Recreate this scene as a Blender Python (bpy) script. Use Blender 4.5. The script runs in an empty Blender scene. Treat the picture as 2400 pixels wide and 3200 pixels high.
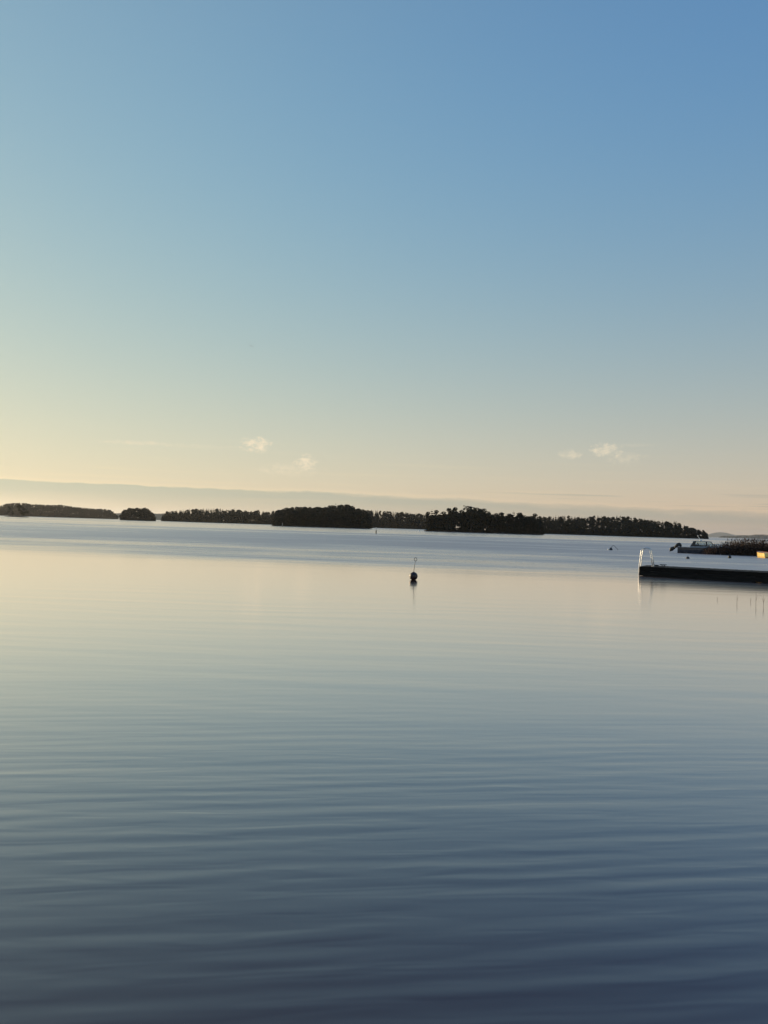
import bpy, math, random
import numpy as np
from mathutils import Matrix, Vector

random.seed(7)
rng = np.random.default_rng(7)
R = math.radians
scene = bpy.context.scene
COL = scene.collection

# ------------------------------------------------------------------ camera
FPX = 2403.0                      # focal length in pixels of the 2400 x 3200 photograph
CAM_H = 2.2
PITCH, ROLL = R(1.10), R(1.82)
CAM_M = (Matrix.Rotation(R(90) + PITCH, 3, 'X') @ Matrix.Rotation(ROLL, 3, 'Z'))
cam_data = bpy.data.cameras.new('camera')
cam_data.sensor_fit = 'VERTICAL'
cam_data.sensor_height = 36.0
cam_data.sensor_width = 27.0
cam_data.lens = 36.0 * FPX / 3200.0
cam_data.clip_start = 0.05
cam_data.clip_end = 60000
cam = bpy.data.objects.new('camera', cam_data)
cam.matrix_world = Matrix.Translation((0, 0, CAM_H)) @ CAM_M.to_4x4()
COL.objects.link(cam)
scene.camera = cam


def ray(px, py):
    return (CAM_M @ Vector(((px - 1200) / FPX, (1600 - py) / FPX, -1.0)))


def at(px, py, Y):
    """world point on the photograph's ray through (px, py) at distance Y"""
    d = ray(px, py)
    t = Y / d.y
    return Vector((d.x * t, Y, CAM_H + d.z * t))


def onwater(px, py):
    d = ray(px, py)
    t = -CAM_H / d.z
    return Vector((d.x * t, d.y * t, 0.0))


def azel(px, py):
    d = ray(px, py).normalized()
    return math.atan2(d.x, d.y), math.asin(d.z)


# ------------------------------------------------------------------ world, sun, exposure
SUN_AZ = R(-50)                   # left of the view direction (+Y)
SUN_EL = R(8.0)
SKY_STRENGTH = 0.12
SUN_STRENGTH = 5.0
scene.view_settings.view_transform = 'Standard'
scene.view_settings.look = 'None'
scene.view_settings.gamma = 1.0
scene.view_settings.use_curve_mapping = False
scene.view_settings.exposure = 0.0


class NT:
    """small helper to write node graphs as expressions"""
    def __init__(self, tree):
        self.t = tree
        self.n = tree.nodes
        self.l = tree.links

    def node(self, typ, **kw):
        nd = self.n.new(typ)
        for k, v in kw.items():
            setattr(nd, k, v)
        return nd

    def put(self, sock, v):
        if hasattr(v, 'is_linked') or isinstance(v, bpy.types.NodeSocket):
            self.l.new(v, sock)
        else:
            sock.default_value = v

    def m(self, op, a, b=None, c=None, clamp=False):
        nd = self.node('ShaderNodeMath', operation=op, use_clamp=clamp)
        self.put(nd.inputs[0], a)
        if b is not None:
            self.put(nd.inputs[1], b)
        if c is not None:
            self.put(nd.inputs[2], c)
        return nd.outputs[0]

    def add(self, a, b): return self.m('ADD', a, b)
    def sub(self, a, b): return self.m('SUBTRACT', a, b)
    def mul(self, a, b): return self.m('MULTIPLY', a, b)

    def smooth(self, v, lo, hi, a=0.0, b=1.0):
        nd = self.node('ShaderNodeMapRange', interpolation_type='SMOOTHSTEP')
        self.put(nd.inputs['Value'], v)
        self.put(nd.inputs['From Min'], lo)
        self.put(nd.inputs['From Max'], hi)
        nd.inputs['To Min'].default_value = a
        nd.inputs['To Max'].default_value = b
        return nd.outputs[0]

    def xyz(self, x, y, z=0.0):
        nd = self.node('ShaderNodeCombineXYZ')
        for i, v in enumerate((x, y, z)):
            self.put(nd.inputs[i], v)
        return nd.outputs[0]

    def noise(self, vec, scale=1.0, detail=2.0, rough=0.5, distort=0.0):
        nd = self.node('ShaderNodeTexNoise')
        self.put(nd.inputs['Vector'], vec)
        nd.inputs['Scale'].default_value = scale
        nd.inputs['Detail'].default_value = detail
        nd.inputs['Roughness'].default_value = rough
        nd.inputs['Distortion'].default_value = distort
        return nd.outputs['Fac']

    def mix(self, fac, a, b, blend='MIX'):
        nd = self.node('ShaderNodeMix', data_type='RGBA', blend_type=blend)
        nd.clamp_factor = True
        self.put(nd.inputs[0], fac)
        for s, v in ((nd.inputs[6], a), (nd.inputs[7], b)):
            if isinstance(v, tuple) and len(v) == 3:
                v = (*v, 1.0)
            self.put(s, v)
        return nd.outputs[2]

    def ramp(self, fac, stops, interp='LINEAR'):
        nd = self.node('ShaderNodeValToRGB')
        cr = nd.color_ramp
        cr.interpolation = interp
        while len(cr.elements) < len(stops):
            cr.elements.new(0.5)
        for e, (p, c) in zip(cr.elements, stops):
            e.position = p
            e.color = (*c, 1.0)
        self.put(nd.inputs[0], fac)
        return nd.outputs[0]


world = bpy.data.worlds.new('World')
scene.world = world
world.use_nodes = True
wt = NT(world.node_tree)
wt.n.clear()
sky = wt.node('ShaderNodeTexSky', sky_type='NISHITA', sun_disc=False)
sky.sun_elevation = SUN_EL
sky.sun_rotation = SUN_AZ
sky.altitude = 50
sky.air_density = 1.0
sky.dust_density = 0.1
sky.ozone_density = 1.0
tc = wt.node('ShaderNodeTexCoord')
sep = wt.node('ShaderNodeSeparateXYZ')
wt.l.new(tc.outputs['Generated'], sep.inputs[0])
AZ = wt.m('ARCTAN2', sep.outputs[0], sep.outputs[1])
EL = wt.m('ARCSINE', sep.outputs[2])
col = sky.outputs[0]

# the camera's tone curve: each channel of the sky compressed, and warmed towards the horizon,
# the same way all round the compass
ELC = wt.m('MINIMUM', wt.m('MAXIMUM', EL, 0.0), 0.62)
sc_ = wt.node('ShaderNodeSeparateColor')
wt.l.new(col, sc_.inputs[0])
SKYFIT = ((0.300, -0.196, -0.634, 4.033, -0.122, 1.591),
          (0.445, -0.376, 0.784, 0.049, -0.102, 0.514),
          (0.335, -0.736, 1.620, -2.180, 0.193, -0.333))
chans = []
for i, (g, k0, k1, k2, k3, g1) in enumerate(SKYFIT):
    e = wt.add(k0 - math.log(SKY_STRENGTH), wt.add(wt.mul(ELC, k1), wt.mul(wt.mul(ELC, ELC), k2)))
    e = wt.add(e, wt.mul(wt.m('EXPONENT', wt.mul(ELC, -1 / 0.06)), k3))
    n_ = wt.m('POWER', wt.mul(sc_.outputs[i], SKY_STRENGTH), wt.add(g, wt.mul(ELC, g1)))
    chans.append(wt.mul(n_, wt.m('EXPONENT', e)))
cc = wt.node('ShaderNodeCombineColor')
for i in range(3):
    wt.put(cc.inputs[i], chans[i])
col = cc.outputs[0]

# low cloud bank along the horizon, its top edge sinking to the right
edge_n = wt.noise(wt.xyz(wt.mul(AZ, 13.0), wt.mul(EL, 60.0), 0.0), 1.0, 5.0, 0.6)
top = wt.add(R(2.40), wt.mul(wt.m('MAXIMUM', wt.add(AZ, 0.05), 0.0), -0.022))
top = wt.add(top, wt.mul(wt.sub(edge_n, 0.5), wt.smooth(AZ, -0.4, 0.4, 0.009, 0.018)))
below = wt.sub(top, EL)
soft = wt.smooth(AZ, -0.35, 0.45, 0.0012, 0.0090)
bank = wt.smooth(below, wt.mul(soft, -0.4), soft)
bank = wt.mul(bank, wt.smooth(below, 0.030, 0.008, 0.55, 1.0))
lip = wt.mul(wt.smooth(below, -0.006, -0.0006), wt.smooth(below, 0.0005, -0.0006))
bank_tone = wt.noise(wt.xyz(wt.mul(AZ, 6.0), wt.mul(EL, 90.0), 5.0), 1.0, 3.0)
col = wt.mix(wt.mul(bank, wt.add(0.75, wt.mul(bank_tone, 0.5))), col, (0.68, 0.80, 0.89), 'MULTIPLY')
col = wt.mix(wt.mul(lip, 0.8), col, (1.07, 1.05, 1.02), 'MULTIPLY')
# thin stratus streaks towards the right
st = wt.noise(wt.xyz(wt.mul(AZ, 5.0), wt.mul(EL, 260.0), 11.0), 1.0, 3.0, 0.5)
stm = wt.mul(wt.smooth(st, 0.54, 0.62), wt.mul(wt.smooth(EL, R(1.6), R(2.2)), wt.smooth(EL, R(3.3), R(2.7))))
stm = wt.mul(stm, wt.smooth(AZ, -0.02, 0.30))
col = wt.mix(wt.mul(stm, 0.9), col, (0.82, 0.87, 0.91), 'MULTIPLY')
sw = wt.noise(wt.xyz(wt.mul(AZ, 4.0), wt.mul(EL, 190.0), 31.0), 1.0, 4.0, 0.6)
swm = wt.mul(wt.smooth(sw, 0.52, 0.66), wt.mul(wt.smooth(EL, R(1.2), R(1.9)), wt.smooth(EL, R(7.0), R(3.5))))
col = wt.mix(wt.mul(swm, 0.6), col, (1.06, 1.035, 1.0), 'MULTIPLY')
# small lit puffs and wisps
cn = wt.noise(wt.xyz(wt.mul(AZ, 110.0), wt.mul(EL, 170.0), 4.0), 1.0, 4.0, 0.68)
for (px, py, rx, ry, f, sc2) in ((800, 1390, 46, 30, 0.95, 70), (957, 1443, 34, 26, 0.85, 80), (905, 1468, 100, 24, 0.35, 50),
                                 (1782, 1420, 34, 20, 0.45, 70), (1893, 1406, 46, 26, 0.62, 60), (1955, 1432, 60, 22, 0.24, 55),
                                 (430, 1384, 120, 8, 0.40, 20), (1960, 1391, 110, 7, 0.10, 20), (640, 1395, 120, 7, 0.15, 20)):
    a0, e0 = azel(px, py)
    u = wt.mul(wt.sub(AZ, a0), FPX / (rx * 1.18))
    v = wt.mul(wt.add(wt.sub(EL, e0), wt.mul(wt.sub(AZ, a0), -0.02)), FPX / ry)
    r2 = wt.add(wt.mul(u, u), wt.mul(v, v))
    mk = wt.smooth(wt.add(wt.sub(1.0, r2), wt.mul(wt.sub(cn, 0.5), 3.6)), 0.05, 1.7)
    mk = wt.mul(mk, wt.smooth(r2, 1.9, 0.7))
    c_ = tuple(x / SKY_STRENGTH for x in (0.93, 0.79, 0.57))
    col = wt.mix(wt.mul(mk, f), col, c_)

bg = wt.node('ShaderNodeBackground')
wt.put(bg.inputs[0], col)
bg.inputs[1].default_value = SKY_STRENGTH
wo = wt.node('ShaderNodeOutputWorld')
wt.l.new(bg.outputs[0], wo.inputs[0])

sun_data = bpy.data.lights.new('sun', 'SUN')
sun_data.energy = SUN_STRENGTH
sun_data.angle = R(0.53)
sun_data.color = (1.0, 0.78, 0.50)
sun = bpy.data.objects.new('sun', sun_data)
sd = Vector((math.sin(SUN_AZ) * math.cos(SUN_EL), math.cos(SUN_AZ) * math.cos(SUN_EL), math.sin(SUN_EL)))
sun.rotation_euler = sd.to_track_quat('Z', 'Y').to_euler()
sun.location = (-60, 40, 60)
COL.objects.link(sun)


# ------------------------------------------------------------------ materials
def mat(name):
    m = bpy.data.materials.new(name)
    m.use_nodes = True
    t = NT(m.node_tree)
    p = m.node_tree.nodes['Principled BSDF']
    return m, t, p


HAZE = 2.7e-5
water, t, p = mat('lake_water')
geo = t.node('ShaderNodeNewGeometry')
sp = t.node('ShaderNodeSeparateXYZ')
t.l.new(geo.outputs['Position'], sp.inputs[0])
X0, Y0 = sp.outputs[0], sp.outputs[1]


def rot(deg):
    c, s = math.cos(R(deg)), math.sin(R(deg))
    return t.add(t.mul(X0, c), t.mul(Y0, s)), t.sub(t.mul(Y0, c), t.mul(X0, s))


def ripple(deg, sx, sy, off, detail=1.0, distort=0.0):
    a, b = rot(deg)
    return t.noise(t.xyz(t.mul(a, sx), t.mul(b, sy), off), 1.0, detail, 0.5, distort)


# where the wind ruffles the lake: everything beyond a wavering line some 40 m out
edge = t.noise(t.xyz(t.mul(X0, 0.035), t.mul(Y0, 0.28), 3.1), 1.0, 4.0, 0.6)
dist = t.add(t.add(Y0, t.mul(X0, 0.30)), t.mul(t.sub(edge, 0.5), 22.0))
ruffle = t.mul(t.smooth(dist, 35.0, 55.0), t.smooth(X0, -90.0, 20.0, 0.55, 1.0))
streak = t.noise(t.xyz(t.mul(X0, 0.0009), t.mul(Y0, 0.006), 7.7), 1.0, 6.0, 0.80)
grain = t.noise(t.xyz(t.mul(X0, 0.05), t.mul(Y0, 0.10), 17.0), 1.0, 4.0, 0.7)
calm = t.smooth(t.add(streak, t.mul(t.sub(grain, 0.5), 0.35)), 0.38, 0.62)


def swell(deg, lam, amp, ph, nx, ny, off):
    """a train of soft long-crested ripples, its crests bent and broken by noise"""
    a, b = rot(deg)
    v = t.xyz(t.mul(X0, nx), t.mul(Y0, ny), off)
    n1 = t.noise(v, 1.0, 1.0)
    arg = t.add(t.mul(b, 2 * math.pi / lam), t.mul(n1, ph))
    return t.mul(t.m('SINE', arg), amp)


# heights in metres
near = t.smooth(Y0, 3.4, 10.5, 1.0, 0.10)
patch = t.noise(t.xyz(t.mul(X0, 0.65), t.mul(Y0, 1.7), 21.0), 1.0, 2.0)
env = t.mul(near, t.smooth(patch, 0.30, 0.70, 0.25, 1.25))
env2 = t.smooth(patch, 0.72, 0.30, 0.3, 1.2)
h = t.mul(swell(10, 0.23, 0.00080, 11.0, 0.30, 0.9, 1.0), env)
h = t.add(h, t.mul(t.mul(swell(7, 0.34, 0.00080, 10.0, 0.25, 0.8, 6.0), env2), near))
h = t.add(h, swell(3, 1.30, 0.00065, 14.0, 0.12, 0.30, 12.0))
h = t.add(h, swell(-4, 0.62, 0.00018, 14.0, 0.20, 0.45, 15.0))
h = t.add(h, t.mul(ripple(7, 1.3, 7.5, 40.0, 1.0, 0.4), t.mul(near, 0.0032)))
h = t.add(h, t.mul(ripple(-6, 0.22, 1.1, 44.0, 2.0), 0.0045))
h = t.add(h, t.mul(ripple(12, 3.5, 7.0, 4.0, 1.0), t.add(0.0003, t.mul(ruffle, 0.030))))
bump = t.node('ShaderNodeBump')
bump.inputs['Strength'].default_value = 1.0
bump.inputs['Distance'].default_value = 1.0
t.put(bump.inputs['Height'], h)
rough = t.add(0.12, t.mul(ruffle, t.add(0.04, t.mul(calm, 0.24))))
fr = t.node('ShaderNodeFresnel')
fr.inputs['IOR'].default_value = 1.25
t.l.new(bump.outputs[0], fr.inputs['Normal'])
refl = t.sub(1.0, t.m('POWER', t.sub(1.0, fr.outputs[0]), 4.5))
refl = t.mul(refl, t.sub(1.0, t.mul(ruffle, t.add(0.13, t.mul(calm, 0.33)))))     # wavelets tilt away and hide one another
dif = t.node('ShaderNodeBsdfDiffuse')
dif.inputs['Color'].default_value = (0.032, 0.009, 0.013, 1)
glo = t.node('ShaderNodeBsdfAnisotropic')
glo.inputs['Color'].default_value = (1.0, 0.935, 0.90, 1)
t.put(glo.inputs['Roughness'], rough)
t.l.new(bump.outputs[0], glo.inputs['Normal'])
mx = t.node('ShaderNodeMixShader')
t.put(mx.inputs[0], refl)
t.l.new(dif.outputs[0], mx.inputs[1])
t.l.new(glo.outputs[0], mx.inputs[2])
t.l.new(mx.outputs[0], t.n['Material Output'].inputs['Surface'])
t.n.remove(p)


def mesh_obj(name, verts, faces, material=None, parent=None, smooth=False):
    me = bpy.data.meshes.new(name)
    me.from_pydata(verts, [], faces)
    if smooth:
        me.polygons.foreach_set('use_smooth', [True] * len(me.polygons))
    me.update()
    if material:
        me.materials.append(material)
    o = bpy.data.objects.new(name, me)
    COL.objects.link(o)
    if parent:
        o.parent = parent
    return o

W = 27000
lake = mesh_obj('lake', [(-W, -150, 0), (W, -150, 0), (W, W, 0), (-W, W, 0)], [(0, 1, 2, 3)], water)
lake['kind'] = 'structure'

# ------------------------------------------------------------------ helpers
class MB:
    """collects boxes, tubes, lathes and lofts; build() links them as one mesh object"""
    def __init__(self):
        self.v, self.f = [], []

    def box(self, lo, hi, M=None):
        b = len(self.v)
        for x in (lo[0], hi[0]):
            for y in (lo[1], hi[1]):
                for z in (lo[2], hi[2]):
                    p_ = Vector((x, y, z))
                    self.v.append(tuple(M @ p_ if M else p_))
        for q in ((0, 1, 3, 2), (4, 6, 7, 5), (0, 4, 5, 1), (2, 3, 7, 6), (0, 2, 6, 4), (1, 5, 7, 3)):
            self.f.append(tuple(b + i for i in q))
        return self

    def tube(self, pts, rad, n=8, cap=True):
        pts = [Vector(p_) for p_ in pts]
        rads = rad if isinstance(rad, (list, tuple)) else [rad] * len(pts)
        b = len(self.v)
        up = None
        for i, p_ in enumerate(pts):
            d = (pts[min(i + 1, len(pts) - 1)] - pts[max(i - 1, 0)]).normalized()
            if up is None:
                up = Vector((0, 0, 1)) if abs(d.z) < 0.9 else Vector((1, 0, 0))
            a = d.cross(up).normalized()
            c = a.cross(d).normalized()
            up = c
            for k in range(n):
                th = 2 * math.pi * k / n
                self.v.append(tuple(p_ + (a * math.cos(th) + c * math.sin(th)) * rads[i]))
        for i in range(len(pts) - 1):
            for k in range(n):
                k2 = (k + 1) % n
                self.f.append((b + i * n + k, b + i * n + k2, b + (i + 1) * n + k2, b + (i + 1) * n + k))
        if cap:
            self.f.append(tuple(b + k for k in reversed(range(n))))
            self.f.append(tuple(b + (len(pts) - 1) * n + k for k in range(n)))
        return self

    def lathe(self, prof, n=20, c=(0, 0, 0)):
        b = len(self.v)
        for r_, z_ in prof:
            for k in range(n):
                th = 2 * math.pi * k / n
                self.v.append((c[0] + r_ * math.cos(th), c[1] + r_ * math.sin(th), c[2] + z_))
        for i in range(len(prof) - 1):
            for k in range(n):
                k2 = (k + 1) % n
                self.f.append((b + i * n + k, b + i * n + k2, b + (i + 1) * n + k2, b + (i + 1) * n + k))
        self.f.append(tuple(b + k for k in reversed(range(n))))
        self.f.append(tuple(b + (len(prof) - 1) * n + k for k in range(n)))
        return self

    def loft(self, rings, closed=True, cap=True):
        b = len(self.v)
        n = len(rings[0])
        for rg in rings:
            self.v.extend(tuple(p_) for p_ in rg)
        for i in range(len(rings) - 1):
            for k in range(n if closed else n - 1):
                k2 = (k + 1) % n
                self.f.append((b + i * n + k, b + i * n + k2, b + (i + 1) * n + k2, b + (i + 1) * n + k))
        if cap:
            self.f.append(tuple(b + k for k in reversed(range(n))))
            self.f.append(tuple(b + (len(rings) - 1) * n + k for k in range(n)))
        return self

    def prism(self, poly, y0, y1):
        """a polygon in the x-z plane pushed from y0 to y1"""
        return self.loft([[(x, y0, z) for x, z in poly], [(x, y1, z) for x, z in poly]])

    def build(self, name, material, parent=None, smooth=False, bevel=0.0):
        o = mesh_obj(name, self.v, self.f, material, parent, smooth)
        if bevel:
            b = o.modifiers.new('bevel', 'BEVEL')
            b.width = bevel
            b.segments = 2
        return o


def tag(o, label=None, cat=None, group=None, kind=None):
    for k, v in (('label', label), ('category', cat), ('group', group), ('kind', kind)):
        if v:
            o[k] = v
    return o


def empty(name, loc=(0, 0, 0), rz=0.0, parent=None):
    o = bpy.data.objects.new(name, None)
    o.empty_display_size = 0.3
    o.location = loc
    o.rotation_euler = (0, 0, rz)
    COL.objects.link(o)
    if parent:
        o.parent = parent
    return o


def simple(name, base, rough=0.6, metal=0.0, var=0.25, scale=3.0, bump=0.0, coat=0.0):
    """base colour with procedural mottling; fine relief if bump is given"""
    m, t, p = mat(name)
    g = t.node('ShaderNodeTexCoord')
    nz = t.noise(g.outputs['Object'], scale, 4.0, 0.6)
    lo = tuple(c * (1 - var) for c in base)
    hi = tuple(min(1, c * (1 + var)) for c in base)
    t.put(p.inputs['Base Color'], t.mix(t.smooth(nz, 0.3, 0.7), lo, hi))
    t.put(p.inputs['Roughness'], t.smooth(nz, 0.2, 0.8, max(0.02, rough - 0.1), min(1, rough + 0.1)))
    p.inputs['Metallic'].default_value = metal
    p.inputs['Coat Weight'].default_value = coat
    if bump:
        b = t.node('ShaderNodeBump')
        b.inputs['Strength'].default_value = 0.6
        b.inputs['Distance'].default_value = bump
        t.put(b.inputs['Height'], t.noise(g.outputs['Object'], scale * 4, 5.0, 0.65))
        t.l.new(b.outputs[0], p.inputs['Normal'])
    return m


def wood(name, base, axis_scale=(0.6, 9, 9)):
    m, t, p = mat(name)
    g = t.node('ShaderNodeTexCoord')
    mp = t.node('ShaderNodeMapping')
    mp.inputs['Scale'].default_value = axis_scale
    t.l.new(g.outputs['Object'], mp.inputs[0])
    nz = t.noise(mp.outputs[0], 2.5, 6.0, 0.65, 0.4)
    oi = t.node('ShaderNodeObjectInfo')
    k = t.add(t.mul(oi.outputs['Random'], 0.5), 0.75)
    lo = tuple(c * 0.6 for c in base)
    hi = tuple(c * 1.35 for c in base)
    c = t.mix(t.smooth(nz, 0.3, 0.7), lo, hi)
    vm = t.node('ShaderNodeVectorMath', operation='SCALE')
    t.put(vm.inputs[0], c)
    t.put(vm.inputs['Scale'], k)
    t.put(p.inputs['Base Color'], vm.outputs[0])
    p.inputs['Roughness'].default_value = 0.9
    p.inputs['Specular IOR Level'].default_value = 0.15
    b = t.node('ShaderNodeBump')
    b.inputs['Distance'].default_value = 0.004
    t.put(b.inputs['Height'], nz)
    t.l.new(b.outputs[0], p.inputs['Normal'])
    return m


def foliage(name, lo, hi):
    m, t, p = mat(name)
    g = t.node('ShaderNodeNewGeometry')
    nz = t.noise(g.outputs['Position'], 0.35, 4.0, 0.6)
    oi = t.node('ShaderNodeObjectInfo')
    fac = t.add(t.smooth(nz, 0.3, 0.7, 0.0, 0.7), t.mul(oi.outputs['Random'], 0.3))
    t.put(p.inputs['Base Color'], t.mix(fac, lo, hi))
    p.inputs['Roughness'].default_value = 0.75
    p.inputs['Specular IOR Level'].default_value = 0.2
    return m


M_SPRUCE = foliage('spruce_needles', (0.008, 0.012, 0.007), (0.021, 0.027, 0.015))
M_PINE = foliage('pine_needles', (0.009, 0.012, 0.008), (0.022, 0.027, 0.016))
M_LEAF = foliage('birch_leaves', (0.011, 0.014, 0.008), (0.028, 0.029, 0.016))
M_BARK = simple('bark', (0.07, 0.05, 0.04), 0.9, var=0.4, scale=2.0)
M_EARTH = simple('forest_floor_and_shore_rock', (0.030, 0.027, 0.023), 0.95, var=0.5, scale=0.3)
M_HILL = foliage('distant_wooded_slope', (0.03, 0.04, 0.025), (0.06, 0.07, 0.04))


# ------------------------------------------------------------------ trees of unit height
def leaf_soup(cent, size, rs, flat=0.5):
    """bent leaf-clump quads around the centres"""
    n = len(cent)
    d = rs.normal(size=(n, 3))
    d[:, 2] *= flat
    d /= np.linalg.norm(d, axis=1)[:, None]
    e = rs.normal(size=(n, 3))
    e -= d * (e * d).sum(1)[:, None]
    e /= np.linalg.norm(e, axis=1)[:, None]
    s = size * rs.uniform(0.6, 1.3, n)[:, None]
    nn = np.cross(d, e)
    p0 = cent - d * s
    p1 = cent + e * s * 0.65 + nn * s * 0.25
    p2 = cent + d * s
    p3 = cent - e * s * 0.65 + nn * s * 0.25
    V = np.stack([p0, p1, p2, p3], 1).reshape(-1, 3)
    i = np.arange(n) * 4
    F = np.concatenate([np.stack([i, i + 1, i + 2], 1), np.stack([i, i + 2, i + 3], 1)])
    return V, F


def crown_points(kind, rs, n):
    if kind == 'spruce':
        lv = rs.integers(8, 12)
        z = 0.10 + 0.90 * (1 - np.sqrt(rs.random(n)))
        z = np.round(z * lv) / lv * 0.7 + z * 0.3
        rmax = 0.19 * (1 - z) ** 0.80 + 0.008
        r_ = rmax * np.sqrt(rs.uniform(0.1, 1.0, n)) * rs.uniform(0.8, 1.2, n)
        th = rs.uniform(0, 2 * np.pi, n)
        z = z - r_ * 0.25
        return np.stack([r_ * np.cos(th), r_ * np.sin(th), np.clip(z, 0.04, 0.995)], 1)
    if kind == 'pine':
        lobes = [(0.0, 0.0, 0.90, 0.10)]
        for _ in range(rs.integers(6, 10)):
            th = rs.uniform(0, 6.28)
            zz = rs.uniform(0.42, 0.86)
            d = rs.uniform(0.04, 0.15) * (1.1 - 0.5 * zz)
            lobes.append((d * math.cos(th), d * math.sin(th), zz, rs.uniform(0.075, 0.125)))
        L = np.array(lobes)
    else:
        lobes = [(0.0, 0.0, 0.86, 0.13)]
        for _ in range(rs.integers(10, 14)):
            th = rs.uniform(0, 6.28)
            zz = rs.uniform(0.16, 0.80)
            d = rs.uniform(0.05, 0.19) * (1.0 - 0.55 * abs(zz - 0.4))
            lobes.append((d * math.cos(th), d * math.sin(th), zz, rs.uniform(0.08, 0.14)))
        L = np.array(lobes)
    k = rs.integers(0, len(L), n)
    u = rs.normal(size=(n, 3))
    u /= np.linalg.norm(u, axis=1)[:, None]
    u *= (rs.uniform(0.25, 1.0, n) ** 0.4)[:, None]
    u[:, 2] *= 0.72
    P = L[k, :3] + u * L[k, 3][:, None]
    P[:, 2] = np.minimum(P[:, 2], 0.99)
    return P


def trunk_mesh(kind, rs):
    mb = MB()
    bend = rs.uniform(-0.02, 0.02, 2)
    top = 0.97 if kind == 'spruce' else 0.88
    zs = (-0.03, 0.05, 0.3, 0.6, top)
    pts = [(bend[0] * math.sin(z * 3), bend[1] * math.sin(z * 2.3), z) for z in zs]
    mb.tube(pts, [0.018, 0.014, 0.011, 0.007, 0.002], 6)
    for _ in range(7):
        z = rs.uniform(0.4 if kind == 'pine' else 0.2, 0.85)
        th = rs.uniform(0, 6.28)
        L = rs.uniform(0.07, 0.14) * (1.15 - z)
        base = Vector((bend[0] * math.sin(z * 3), bend[1] * math.sin(z * 2.3), z))
        tip = base + Vector((math.cos(th) * L, math.sin(th) * L, L * (0.5 if kind != 'spruce' else -0.1)))
        mb.tube([base, tip], [0.0045, 0.0015], 4)
    return mb


VARIANTS = []     # (kind, trunk mesh, crown mesh, low-poly crown V, F, trunk V, F)
KINDS = {'spruce': [], 'pine': [], 'birch': []}
for kind, nvar, npt, leafsize in (('spruce', 4, 900, 0.028), ('pine', 5, 900, 0.029), ('birch', 4, 900, 0.034)):
    for i in range(nvar):
        rs = np.random.default_rng(100 + 17 * len(VARIANTS))
        P = crown_points(kind, rs, npt)
        V, F = leaf_soup(P, leafsize, rs, 0.5)
        cm = bpy.data.meshes.new(kind + '_crown')
        cm.from_pydata(V.tolist(), [], F.tolist())
        cm.materials.append({'spruce': M_SPRUCE, 'pine': M_PINE, 'birch': M_LEAF}[kind])
        tmb = trunk_mesh(kind, rs)
        tm = bpy.data.meshes.new(kind + '_trunk')
        tm.from_pydata(tmb.v, [], tmb.f)
        tm.materials.append(M_BARK)
        V2, F2 = leaf_soup(P[: npt // 2], leafsize * 1.45, rs, 0.5)
        VARIANTS.append((kind, tm, cm, V2, F2))
        KINDS[kind].append(len(VARIANTS) - 1)


def pick(weights):
    ks = list(weights)
    k = random.choices(ks, [weights[q] for q in ks])[0]
    return random.choice(KINDS[k])


def tree(vi, loc, height, wide, label, group):
    kind, tm, cm, _, _ = VARIANTS[vi]
    e = empty(kind + '_tree', loc, random.uniform(0, 6.28))
    tag(e, label, 'tree', group)
    s_ = (height * wide, height * wide, height)
    for nm, me in (('trunk', tm), ('crown', cm)):
        o = bpy.data.objects.new(nm, me)
        o.scale = s_
        o.parent = e
        COL.objects.link(o)
    return e


class Wood:
    """many far trees as one mass"""
    def __init__(self):
        self.V, self.F, self.n, self.mi = [], [], 0, []

    def add(self, vi, loc, h_, wide, rot_):
        kind, tm, cm, V, F = VARIANTS[vi]
        c, s_ = math.cos(rot_), math.sin(rot_)
        P = V * np.array([h_ * wide, h_ * wide, h_])
        P = np.stack([P[:, 0] * c - P[:, 1] * s_, P[:, 0] * s_ + P[:, 1] * c, P[:, 2]], 1) + np.array(loc)
        self.V.append(P)
        self.F.append(F + self.n)
        self.n += len(P)
        self.mi.append(np.full(len(F), {'spruce': 0, 'pine': 1, 'birch': 2}[kind]))

    def build(self, name, label, cat):
        V = np.concatenate(self.V)
        F = np.concatenate(self.F)
        me = bpy.data.meshes.new(name)
        me.vertices.add(len(V))
        me.vertices.foreach_set('co', V.astype(np.float32).ravel())
        me.loops.add(len(F) * 3)
        me.loops.foreach_set('vertex_index', F.astype(np.int32).ravel())
        me.polygons.add(len(F))
        me.polygons.foreach_set('loop_start', np.arange(0, len(F) * 3, 3, dtype=np.int32))
        for m_ in (M_SPRUCE, M_PINE, M_LEAF):
            me.materials.append(m_)
        me.polygons.foreach_set('material_index', np.concatenate(self.mi).astype(np.int32))
        me.update()
        me.validate()
        o = bpy.data.objects.new(name, me)
        COL.objects.link(o)
        return tag(o, label, cat, kind='stuff')


# ------------------------------------------------------------------ islands and their woods
ORD = ('first second third fourth fifth sixth seventh eighth ninth tenth eleventh twelfth thirteenth fourteenth fifteenth sixteenth seventeenth '
       'eighteenth nineteenth twentieth').split() + ['twenty-' + w_ for w_ in 'first second third fourth fifth sixth seventh eighth ninth'.split()] + ['thirtieth', 'thirty-first', 'thirty-second']


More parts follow.
